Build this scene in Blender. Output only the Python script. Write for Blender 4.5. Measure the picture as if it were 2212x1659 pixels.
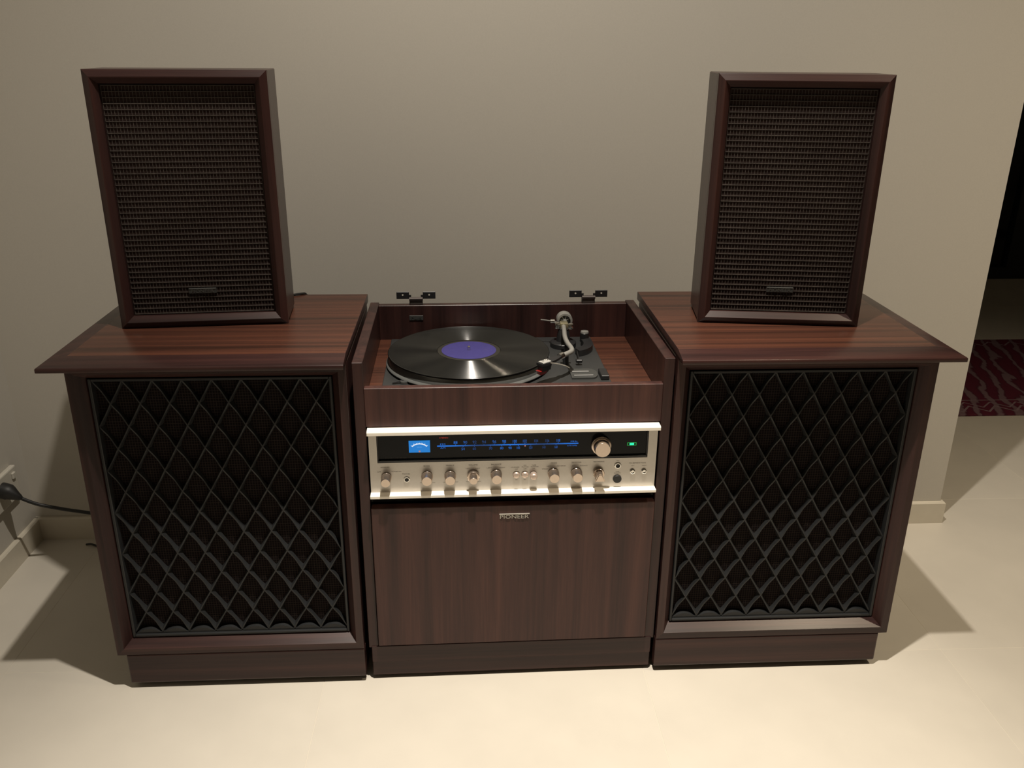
import bpy, bmesh, math, random
from mathutils import Vector, Matrix

random.seed(7)
for o in list(bpy.data.objects):
    bpy.data.objects.remove(o)
SC = bpy.context.scene
COL = SC.collection
R = math.radians

# ------------------------------------------------------------------ camera
cam_d = bpy.data.cameras.new('camera')
cam_d.sensor_fit = 'HORIZONTAL'
cam_d.sensor_width = 36.0
cam_d.lens = 1877.5 / 2212 * 36.0
cam_d.clip_start = 0.02
cam = bpy.data.objects.new('camera', cam_d)
COL.objects.link(cam)
c_r = Vector((0.99786136, -0.06493061, 0.00753164))
c_u = Vector((0.01641331, 0.36042387, 0.93264422))
c_f = Vector((0.06327174, 0.93052601, -0.36071877))
m = Matrix.Identity(4)
for i in range(3):
    m[i][0] = c_r[i]; m[i][1] = c_u[i]; m[i][2] = -c_f[i]
m.translation = (-0.09078, -1.26175, 1.04623)
cam.matrix_world = m
SC.camera = cam

# ------------------------------------------------------------------ world, view, lamps
W = bpy.data.worlds.new('night')
SC.world = W
W.use_nodes = True
W.node_tree.nodes['Background'].inputs[0].default_value = (0.35, 0.42, 0.6, 1)
W.node_tree.nodes['Background'].inputs[1].default_value = 0.004
SC.view_settings.view_transform = 'Standard'
SC.view_settings.look = 'None'
SC.view_settings.gamma = 1.0
SC.view_settings.exposure = 0.0
SC.view_settings.use_curve_mapping = False

ZCEIL = 2.65
# two ceiling downlights above the frame, told by the sharp floor and wall shadows and by the
# two streaks on the record; each: x, y, colour, beams (name, watts, cone, blend)
CORE_C, WARM = (1.0, 0.915, 0.80), (1.0, 0.83, 0.60)
DOWNLIGHTS = [(0.0320, -0.4050, CORE_C, (('downlight_console_core_offscreen', 255, 46, 1.0),
                                         ('downlight_console_skirt_offscreen', 136, 118, 0.85))),
              (1.50, -0.4414, WARM, (('downlight_right_offscreen', 124, 96, 1.0),))]
for (lx, ly, lcol, beams) in DOWNLIGHTS:
    for (lname, watts, cone, blend) in beams:
        ld = bpy.data.lights.new(lname, 'SPOT')
        ld.energy = watts; ld.color = lcol
        ld.spot_size = R(cone); ld.spot_blend = blend
        ld.shadow_soft_size = 0.022
        lo = bpy.data.objects.new(lname, ld)
        lo.location = (lx, ly, ZCEIL - 0.03)
        COL.objects.link(lo)

# ------------------------------------------------------------------ materials
def new_mat(name):
    mt = bpy.data.materials.new(name); mt.use_nodes = True
    nt = mt.node_tree
    return mt, nt, nt.nodes['Principled BSDF']

def setp(b, **k):
    for n, v in k.items():
        b.inputs[n.replace('_', ' ')].default_value = v

def plain(name, col, rough=0.5, metal=0.0, spec=0.5, noise=0.0, nscale=60, bump=0.0, coat=0.0):
    mt, nt, b = new_mat(name)
    setp(b, Roughness=rough, Metallic=metal)
    b.inputs['Specular IOR Level'].default_value = spec
    b.inputs['Coat Weight'].default_value = coat
    tc = nt.nodes.new('ShaderNodeTexCoord')
    n = nt.nodes.new('ShaderNodeTexNoise')
    n.inputs['Scale'].default_value = nscale; n.inputs['Detail'].default_value = 4
    nt.links.new(tc.outputs['Object'], n.inputs['Vector'])
    rp = nt.nodes.new('ShaderNodeValToRGB')
    k = max(noise, 0.02)
    rp.color_ramp.elements[0].position = 0.3; rp.color_ramp.elements[1].position = 0.7
    rp.color_ramp.elements[0].color = tuple(c * (1 - k) for c in col) + (1,)
    rp.color_ramp.elements[1].color = tuple(c * (1 + k) for c in col) + (1,)
    nt.links.new(n.outputs['Fac'], rp.inputs['Fac'])
    nt.links.new(rp.outputs['Color'], b.inputs['Base Color'])
    if bump:
        bp = nt.nodes.new('ShaderNodeBump'); bp.inputs['Strength'].default_value = bump
        bp.inputs['Distance'].default_value = 0.002
        nt.links.new(n.outputs['Fac'], bp.inputs['Height'])
        nt.links.new(bp.outputs['Normal'], b.inputs['Normal'])
    return mt

def wood(name, axis, dark, mid, light, rough=0.32, freq=38.0):
    """veneer: long streaks along one axis, fine pores on top"""
    mt, nt, b = new_mat(name)
    tc = nt.nodes.new('ShaderNodeTexCoord')
    oi = nt.nodes.new('ShaderNodeObjectInfo')
    ad = nt.nodes.new('ShaderNodeVectorMath'); ad.operation = 'ADD'
    mu = nt.nodes.new('ShaderNodeVectorMath'); mu.operation = 'SCALE'
    cx = nt.nodes.new('ShaderNodeCombineXYZ')
    for i in range(3):
        nt.links.new(oi.outputs['Random'], cx.inputs[i])
    nt.links.new(cx.outputs[0], mu.inputs[0]); mu.inputs['Scale'].default_value = 3.7
    nt.links.new(tc.outputs['Object'], ad.inputs[0]); nt.links.new(mu.outputs[0], ad.inputs[1])
    def nz(sc, along, detail, dist=0.0):
        mp = nt.nodes.new('ShaderNodeMapping')
        s = [sc, sc, sc]; s[axis] = along
        mp.inputs['Scale'].default_value = s
        nt.links.new(ad.outputs[0], mp.inputs['Vector'])
        n = nt.nodes.new('ShaderNodeTexNoise')
        n.inputs['Scale'].default_value = 1.0; n.inputs['Detail'].default_value = detail
        n.inputs['Roughness'].default_value = 0.62; n.inputs['Distortion'].default_value = dist
        nt.links.new(mp.outputs[0], n.inputs['Vector'])
        return n
    a = nz(freq, 0.9, 5, 0.5)
    f = nz(freq * 9, 14.0, 3)
    mx = nt.nodes.new('ShaderNodeMath'); mx.operation = 'MULTIPLY_ADD'
    nt.links.new(f.outputs['Fac'], mx.inputs[0]); mx.inputs[1].default_value = 0.22
    sub = nt.nodes.new('ShaderNodeMath'); sub.operation = 'SUBTRACT'
    nt.links.new(a.outputs['Fac'], sub.inputs[0]); sub.inputs[1].default_value = 0.11
    nt.links.new(sub.outputs[0], mx.inputs[2])
    rp = nt.nodes.new('ShaderNodeValToRGB')
    e = rp.color_ramp.elements
    e[0].position = 0.32; e[0].color = dark + (1,)
    e[1].position = 0.70; e[1].color = light + (1,)
    em = e.new(0.50); em.color = mid + (1,)
    nt.links.new(mx.outputs[0], rp.inputs['Fac'])
    nt.links.new(rp.outputs['Color'], b.inputs['Base Color'])
    setp(b, Roughness=rough)
    b.inputs['Specular IOR Level'].default_value = 0.33
    bp = nt.nodes.new('ShaderNodeBump'); bp.inputs['Strength'].default_value = 0.08
    bp.inputs['Distance'].default_value = 0.001
    nt.links.new(f.outputs['Fac'], bp.inputs['Height'])
    nt.links.new(bp.outputs['Normal'], b.inputs['Normal'])
    return mt

WD, WM, WL = (0.019, 0.0092, 0.0085), (0.034, 0.0150, 0.0135), (0.055, 0.0230, 0.0190)
WOODZ = wood('walnut_upright', 2, WD, WM, WL)
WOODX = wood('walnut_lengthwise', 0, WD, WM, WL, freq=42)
WOODY = wood('walnut_crosswise', 1, WD, WM, WL)
TOPX = wood('rosewood_top', 0, (0.030, 0.014, 0.010), (0.066, 0.026, 0.017), (0.098, 0.037, 0.022), rough=0.27, freq=60)
DOORZ = wood('walnut_door', 2, (0.030, 0.0145, 0.0135), (0.052, 0.0225, 0.0195), (0.080, 0.034, 0.027), rough=0.38, freq=34)
WALL = plain('wall_paint', (0.515, 0.485, 0.428), 0.75, spec=0.2, noise=0.015, nscale=400, bump=0.03)
CEIL = plain('ceiling_paint', (0.62, 0.60, 0.55), 0.85, spec=0.1)
TRIM = plain('skirting_paint', (0.62, 0.57, 0.47), 0.4, spec=0.4)
GROUT = plain('grout', (0.62, 0.575, 0.49), 0.8, spec=0.2)
TILE = plain('glazed_tile', (0.595, 0.555, 0.482), 0.33, spec=0.35, noise=0.03, nscale=9)
BLACKP = plain('black_plastic', (0.016, 0.016, 0.017), 0.38)
LATT = plain('lattice_black', (0.021, 0.022, 0.023), 0.42, spec=0.32)
CLOTH = plain('grille_cloth_dark', (0.014, 0.011, 0.010), 0.9, spec=0.1, noise=0.5, nscale=700)
THREADS = plain('grille_threads', (0.066, 0.054, 0.047), 0.8, spec=0.2, noise=0.35, nscale=300)
CLOTHB = plain('grille_backing', (0.026, 0.016, 0.014), 0.9, spec=0.1)
ALU = plain('champagne_aluminium', (0.50, 0.475, 0.44), 0.33, metal=0.75, noise=0.02, nscale=300)
LIPM = plain('aluminium_lightened_for_glare', (0.93, 0.88, 0.78), 0.35, metal=0.0)  # base colour raised to near-white, painting the downlight's glare onto the receiver lips
KNOBM = plain('turned_aluminium', (0.62, 0.52, 0.44), 0.18, metal=0.92, noise=0.03, nscale=200)
PEARL = plain('button_satin', (0.60, 0.49, 0.42), 0.36, metal=0.6)
CHROME = plain('chrome', (0.75, 0.74, 0.71), 0.13, metal=1.0)
SATIN = plain('satin_steel', (0.29, 0.285, 0.265), 0.32, metal=0.3)
GLASSB = plain('dial_glass', (0.006, 0.007, 0.009), 0.12, spec=0.18)
GREYP = plain('grey_plinth', (0.030, 0.031, 0.031), 0.42)
GREYL = plain('grey_metal', (0.060, 0.062, 0.060), 0.38, metal=0.2)
PLATM = plain('platter_alloy', (0.15, 0.155, 0.15), 0.28, metal=0.35)
REDP = plain('red_plastic', (0.22, 0.012, 0.010), 0.35)
INK = plain('print_ink', (0.10, 0.085, 0.07), 0.7)
BADGEM = plain('badge_metal', (0.42, 0.40, 0.36), 0.35, metal=0.6)
BADGED = plain('badge_dark', (0.055, 0.057, 0.055), 0.45, metal=0.3)
HINGE = plain('bronze_hinge', (0.085, 0.07, 0.065), 0.4, metal=0.4)
LABELM = plain('record_label', (0.040, 0.034, 0.165), 0.42, noise=0.06, nscale=90)
LABELT = plain('record_label_print', (0.055, 0.048, 0.175), 0.5)
RUBBER = plain('black_rubber', (0.012, 0.012, 0.012), 0.5)
WHITEP = plain('outlet_plastic', (0.55, 0.52, 0.45), 0.35)
DARKG = plain('night_glass', (0.004, 0.004, 0.005), 0.08, spec=0.35)
DARKF = plain('dark_door_frame', (0.012, 0.012, 0.013), 0.5)

def emis(name, col, strength):
    mt, nt, b = new_mat(name)
    setp(b, Roughness=0.4)
    b.inputs['Base Color'].default_value = (col[0] * .2, col[1] * .2, col[2] * .2, 1)
    b.inputs['Emission Color'].default_value = col + (1,)
    b.inputs['Emission Strength'].default_value = strength
    return mt
def emis_dial(name, col, strength):
    """dial backlight: the bulbs behind the scale leave brighter and dimmer stretches"""
    mt = emis(name, col, strength)
    nt = mt.node_tree; b = nt.nodes['Principled BSDF']
    tc = nt.nodes.new('ShaderNodeTexCoord')
    w = nt.nodes.new('ShaderNodeTexWave'); w.wave_type = 'BANDS'; w.bands_direction = 'X'
    w.inputs['Scale'].default_value = 3.15; w.inputs['Distortion'].default_value = 0.0
    w.inputs['Phase Offset'].default_value = 3.5
    nt.links.new(tc.outputs['Object'], w.inputs['Vector'])
    mr = nt.nodes.new('ShaderNodeMapRange')
    mr.inputs['To Min'].default_value = strength * 0.22; mr.inputs['To Max'].default_value = strength
    nt.links.new(w.outputs['Fac'], mr.inputs['Value'])
    nt.links.new(mr.outputs[0], b.inputs['Emission Strength'])
    return mt
BLUE = emis_dial('dial_blue_light', (0.002, 0.15, 0.66), 0.95)
METERB = emis('meter_blue_light', (0.004, 0.20, 0.62), 0.9)
METERW = emis('meter_scale_light', (0.80, 0.88, 1.0), 0.85)
METERT = emis('meter_print_light', (0.20, 0.50, 0.90), 0.8)
REDL = emis('stereo_red_light', (0.50, 0.035, 0.02), 0.6)
POINT = emis('pointer_light', (0.75, 0.30, 0.22), 0.6)
GREENC = emis('indicator_green_core', (0.02, 0.95, 0.55), 0.95)
GREENR = emis('indicator_green_rim', (0.015, 0.40, 0.06), 0.7)
LENS = plain('downlight_lens', (0.75, 0.73, 0.68), 0.3)

# record vinyl: the groove ridges themselves are modelled on the disc
VINYL = plain('vinyl', (0.004, 0.0045, 0.0045), 0.175, spec=1.0)
VINYLP = plain('vinyl_runout', (0.022, 0.021, 0.017), 0.35)

# rug: dark red field, pale zigzag bands
mt, nt, b = new_mat('kilim_wool')
tc = nt.nodes.new('ShaderNodeTexCoord')
mp = nt.nodes.new('ShaderNodeMapping'); mp.inputs['Rotation'].default_value = (0, 0, R(38))
mp.inputs['Scale'].default_value = (1.9, 0.8, 1)
nt.links.new(tc.outputs['Object'], mp.inputs['Vector'])
wv = nt.nodes.new('ShaderNodeTexWave'); wv.wave_type = 'BANDS'
wv.inputs['Scale'].default_value = 3.6; wv.inputs['Distortion'].default_value = 5.0
wv.inputs['Detail'].default_value = 3.0; wv.inputs['Detail Scale'].default_value = 2.2
nt.links.new(mp.outputs[0], wv.inputs['Vector'])
ns = nt.nodes.new('ShaderNodeTexNoise'); ns.inputs['Scale'].default_value = 160
nt.links.new(tc.outputs['Object'], ns.inputs['Vector'])
mm = nt.nodes.new('ShaderNodeMath'); mm.operation = 'MULTIPLY_ADD'
nt.links.new(ns.outputs['Fac'], mm.inputs[0]); mm.inputs[1].default_value = 0.25
nt.links.new(wv.outputs['Fac'], mm.inputs[2])
rp = nt.nodes.new('ShaderNodeValToRGB'); e = rp.color_ramp.elements
e[0].position = 0.45; e[0].color = (0.098, 0.019, 0.032, 1)
e[1].position = 1.0; e[1].color = (0.165, 0.105, 0.115, 1)
x = e.new(0.80); x.color = (0.072, 0.019, 0.030, 1)
nt.links.new(mm.outputs[0], rp.inputs['Fac'])
nt.links.new(rp.outputs['Color'], b.inputs['Base Color'])
setp(b, Roughness=0.95); b.inputs['Specular IOR Level'].default_value = 0.05
RUGM = mt
RUGP = plain('kilim_pale_wool', (0.20, 0.14, 0.15), 0.95, spec=0.05, noise=0.2, nscale=120)

# ------------------------------------------------------------------ helpers
def obj(name, bm, mat, parent=None, smooth=False, recalc=True):
    if recalc:
        bmesh.ops.recalc_face_normals(bm, faces=bm.faces[:])
    me = bpy.data.meshes.new(name)
    bm.to_mesh(me); bm.free()
    me.materials.append(mat)
    if smooth:
        for p in me.polygons: p.use_smooth = True
        try: me.set_sharp_from_angle(angle=R(35))
        except Exception: pass
    o = bpy.data.objects.new(name, me)
    COL.objects.link(o)
    if parent is not None: o.parent = parent
    return o

def thing(name, label, cat, loc=(0, 0, 0), rotz=0.0, group=None):
    o = bpy.data.objects.new(name, None)
    COL.objects.link(o)
    o.empty_display_size = 0.05
    o.location = loc; o.rotation_euler = (0, 0, R(rotz))
    o['label'] = label; o['category'] = cat
    if group: o['group'] = group
    return o

def tag(o, label, cat, group=None):
    o['label'] = label; o['category'] = cat
    if group: o['group'] = group
    return o

def struct(o):
    o['kind'] = 'structure'; return o

def B(): return bmesh.new()

def box(bm, x0, x1, y0, y1, z0, z1, bev=0.0, seg=1):
    vs = [bm.verts.new((x, y, z)) for x in (x0, x1) for y in (y0, y1) for z in (z0, z1)]
    fs = [(0, 1, 3, 2), (4, 6, 7, 5), (0, 4, 5, 1), (2, 3, 7, 6), (0, 2, 6, 4), (1, 5, 7, 3)]
    faces = [bm.faces.new([vs[i] for i in f]) for f in fs]
    if bev:
        es = list({e for f in faces for e in f.edges})
        bmesh.ops.bevel(bm, geom=es, offset=bev, segments=seg, affect='EDGES', profile=0.5)
    return bm

def ring_loft(bm, rings, cap0=True, cap1=True, closed=True):
    vv = [[bm.verts.new(p) for p in r] for r in rings]
    n = len(vv[0])
    for a, b_ in zip(vv[:-1], vv[1:]):
        for i in range(n if closed else n - 1):
            j = (i + 1) % n
            bm.faces.new((a[i], a[j], b_[j], b_[i]))
    if cap0: bm.faces.new(vv[0][::-1])
    if cap1: bm.faces.new(vv[-1])
    return bm

def lathe(bm, prof, org=(0, 0, 0), axis='z', n=32, cap0=True, cap1=True):
    """prof: list of (radius, distance along axis); axis 'z' up, '-y' towards the viewer, 'y' away, 'x'"""
    rings = []
    for r, h in prof:
        ring = []
        for i in range(n):
            a = 2 * math.pi * i / n
            c, s = math.cos(a) * r, math.sin(a) * r
            if axis == 'z': p = (c, s, h)
            elif axis == '-y': p = (c, -h, s)
            elif axis == 'y': p = (c, h, s)
            else: p = (h, c, s)
            ring.append((org[0] + p[0], org[1] + p[1], org[2] + p[2]))
        rings.append(ring)
    return ring_loft(bm, rings, cap0, cap1)

def smooth_path(pts, k=6):
    P = [Vector(p) for p in pts]
    out = []
    for i in range(len(P) - 1):
        p0 = P[max(i - 1, 0)]; p1 = P[i]; p2 = P[i + 1]; p3 = P[min(i + 2, len(P) - 1)]
        for j in range(k):
            t = j / k
            out.append(0.5 * ((2 * p1) + (-p0 + p2) * t + (2 * p0 - 5 * p1 + 4 * p2 - p3) * t * t + (-p0 + 3 * p1 - 3 * p2 + p3) * t ** 3))
    out.append(P[-1])
    return out

def tube(bm, pts, r, n=10, k=6, radii=None):
    path = smooth_path(pts, k) if k > 1 else [Vector(p) for p in pts]
    rings = []
    up = Vector((0, 0, 1))
    for i, p in enumerate(path):
        d = (path[min(i + 1, len(path) - 1)] - path[max(i - 1, 0)]).normalized()
        s = d.cross(up)
        if s.length < 1e-3: s = d.cross(Vector((1, 0, 0)))
        s.normalize(); u = s.cross(d)
        if radii:
            t = i / (len(path) - 1) * (len(radii) - 1); a = int(min(t, len(radii) - 2)); rr = radii[a] + (radii[a + 1] - radii[a]) * (t - a)
        else: rr = r
        rings.append([p + s * math.cos(2 * math.pi * q / n) * rr + u * math.sin(2 * math.pi * q / n) * rr for q in range(n)])
    return ring_loft(bm, rings)

def prism(bm, pts2, y0, y1):
    """outline in x,z extruded along y"""
    return ring_loft(bm, [[(x, y0, z) for x, z in pts2], [(x, y1, z) for x, z in pts2]])

_txt = {}
def text_geo(s):
    if s in _txt: return _txt[s]
    cu = bpy.data.curves.new('t', 'FONT'); cu.body = s; cu.size = 1.0
    cu.align_x = 'CENTER'; cu.align_y = 'CENTER'; cu.resolution_u = 2
    to = bpy.data.objects.new('t', cu); COL.objects.link(to)
    dg = bpy.context.evaluated_depsgraph_get()
    me = to.evaluated_get(dg).to_mesh()
    r = ([tuple(v.co) for v in me.vertices], [tuple(p.vertices) for p in me.polygons])
    to.evaluated_get(dg).to_mesh_clear()
    bpy.data.objects.remove(to); bpy.data.curves.remove(cu)
    _txt[s] = r
    return r

def text(bm, s, x, y, z, h, width=None, relief=0.0):
    """lettering on a face that looks towards -y; h = letter height, width = total width"""
    vs, fs = text_geo(s)
    if not vs: return
    xs = [v[0] for v in vs]; ys = [v[1] for v in vs]
    sz = h / 0.70
    sx = sz if width is None else width / (max(xs) - min(xs))
    cx = (max(xs) + min(xs)) / 2; cy = (max(ys) + min(ys)) / 2
    nv = [bm.verts.new((x + (v[0] - cx) * sx, y, z + (v[1] - cy) * sz)) for v in vs]
    nf = []
    for f in fs:
        try: nf.append(bm.faces.new([nv[i] for i in f]))
        except ValueError: pass
    if relief:
        r = bmesh.ops.extrude_face_region(bm, geom=nf)
        bmesh.ops.translate(bm, verts=[g for g in r['geom'] if isinstance(g, bmesh.types.BMVert)], vec=(0, -relief, 0))

def mitred_rails(name, x0, x1, z0, z1, prof, mats, parent):
    """four mitred rails; prof: closed loop of (inward distance, y)"""
    def P(cx, cz, u, y):
        return (x0 + u if cx == 0 else x1 - u, y, z0 + u if cz == 0 else z1 - u)
    cs = [(0, 0), (1, 0), (1, 1), (0, 1)]
    for i in range(4):
        a, c = cs[i], cs[(i + 1) % 4]
        bm = B()
        ring_loft(bm, [[P(*a, u, y) for u, y in prof], [P(*c, u, y) for u, y in prof]])
        obj(name, bm, mats[0] if i % 2 == 0 else mats[1], parent)

# ------------------------------------------------------------------ room shell
WY, WYAW = 0.503, R(-0.951)
cw, sw_ = math.cos(WYAW), math.sin(WYAW)
def V(x, y, z):                        # wall frame: y = 0 on the plaster, y < 0 in the room
    return (cw * x - sw_ * y, WY + sw_ * x + cw * y, z)
def vbox(bm, x0, x1, y0, y1, z0, z1, bev=0.0):
    n0 = len(bm.verts)
    box(bm, x0, x1, y0, y1, z0, z1, bev)
    bm.verts.ensure_lookup_table()
    for v in bm.verts[n0:]: v.co = V(*v.co)
    return bm
XL, XE, XR, YB, YF = -1.0404, 1.0457, 4.4, 2.30, -4.4
struct(obj('wall_back', vbox(B(), XL - 0.1, XE, 0, 0.11, 0, ZCEIL), WALL))
struct(obj('wall_left', vbox(B(), XL - 0.1, XL, YF, 0, 0, ZCEIL), WALL))
struct(obj('wall_right', vbox(B(), XR, XR + 0.1, YF, YB, 0, ZCEIL), WALL))
struct(obj('wall_front', vbox(B(), XL - 0.1, XR + 0.1, YF - 0.1, YF, 0, ZCEIL), WALL))
bm = B()
vbox(bm, XL, 1.0, YB, YB + 0.1, 0, ZCEIL)
vbox(bm, 1.0, XR + 0.1, YB, YB + 0.1, 2.15, ZCEIL)
struct(obj('wall_far', bm, WALL))
struct(obj('ceiling', vbox(B(), XL - 0.1, XR + 0.1, YF - 0.1, YB + 0.2, ZCEIL, ZCEIL + 0.1), CEIL))
# skirting, wrapping round the free end of the wall
BT, BH = 0.0095, 0.0548
bm = B()
def skirt(pts_in, pts_out):
    prof = [(0, 0), (1, 0), (1, BH - 0.003), (0.72, BH), (0, BH)]
    rings = []
    for a, c in zip(pts_in, pts_out):
        rings.append([V(a[0] + (c[0] - a[0]) * t, a[1] + (c[1] - a[1]) * t, z) for t, z in prof])
    ring_loft(bm, rings)
skirt([(XL, 0), (XE, 0), (XE, 0.11), (XE - 0.5, 0.11)], [(XL, -BT), (XE + BT, -BT), (XE + BT, 0.11 + BT), (XE - 0.5, 0.11 + BT)])
struct(obj('baseboard_back', bm, TRIM))
bm = B()
skirt([(XL, -BT * 0.5), (XL, YF)], [(XL + BT, -BT * 0.5), (XL + BT, YF)])
struct(obj('baseboard_left', bm, TRIM))
# night-dark sliding glass at the end of the next room
wn = struct(bpy.data.objects.new('window_1', None)); COL.objects.link(wn)
for a, c in ((1.03, 2.62), (2.62, 4.2)):
    obj('window_pane', vbox(B(), a + 0.04, c - 0.04, YB + 0.03, YB + 0.036, 0.05, 2.12), DARKG, wn)
    bm = B()
    vbox(bm, a, a + 0.045, YB + 0.005, YB + 0.06, 0.0, 2.15); vbox(bm, c - 0.045, c, YB + 0.005, YB + 0.06, 0.0, 2.15)
    vbox(bm, a + 0.045, c - 0.045, YB + 0.005, YB + 0.06, 0.0, 0.055); vbox(bm, a + 0.045, c - 0.045, YB + 0.005, YB + 0.06, 2.11, 2.15)
    obj('window_frame', bm, DARKF, wn)
# floor: grout bed with separate tiles
fl = struct(obj('floor', vbox(B(), XL - 0.1, XR + 0.1, YF - 0.1, YB + 0.2, -0.06, -0.0003), GROUT))
TP, TG = 0.5695, 0.0010
GX, GY = -0.3245, -0.4655               # one grout crossing, in the wall frame
tile_me = None
i0 = math.floor((XL - GX) / TP); i1 = math.ceil((XR - GX) / TP)
j0 = math.floor((YF - GY) / TP); j1 = math.ceil((YB - GY) / TP)
for i in range(i0, i1):
    for j in range(j0, j1):
        ax, bx_ = GX + i * TP + TG / 2, GX + (i + 1) * TP - TG / 2
        ay, by_ = GY + j * TP + TG / 2, GY + (j + 1) * TP - TG / 2
        cut = ax < XL or bx_ > XR or ay < YF or by_ > YB
        ax, bx_, ay, by_ = max(ax, XL), min(bx_, XR), max(ay, YF), min(by_, YB)
        if bx_ - ax < 0.01 or by_ - ay < 0.01: continue
        mx_, my_ = (ax + bx_) / 2, (ay + by_) / 2
        if not cut and tile_me is not None:
            o = bpy.data.objects.new('tile', tile_me); COL.objects.link(o); o.parent = fl
        else:
            bm = box(B(), ax - mx_, bx_ - mx_, ay - my_, by_ - my_, -0.008, 0.0, 0.0003)
            o = obj('tile', bm, TILE, fl)
            if not cut: tile_me = o.data
        o.location = V(mx_, my_, 0); o.rotation_euler = (0, 0, WYAW)
# ceiling downlight fittings
for k, (lx, ly, c_, b_) in enumerate(DOWNLIGHTS):
    t = thing('ceiling_downlight', ('recessed ceiling downlight above the console', 'recessed ceiling downlight near the open end of the wall')[k], 'downlight', (lx, ly, ZCEIL), 0, 'ceiling downlights')
    obj('trim_ring', lathe(B(), [(0.036, -0.001), (0.048, -0.004), (0.052, 0.0), (0.036, 0.0)], n=32, cap0=False, cap1=False), TRIM, t, True)
    obj('lens', lathe(B(), [(0.036, -0.0008), (0.036, 0.0)], n=32), LENS, t)

# ------------------------------------------------------------------ floor-standing speakers
Wb, Hb, ZB, INS, OVS, OVF, DB, ST, TL, CH, GB = 0.4193, 0.5954, 0.070, 0.0145, 0.0288, 0.0257, 0.3482, 0.0152, 0.0079, 0.0338, 0.011

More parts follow.
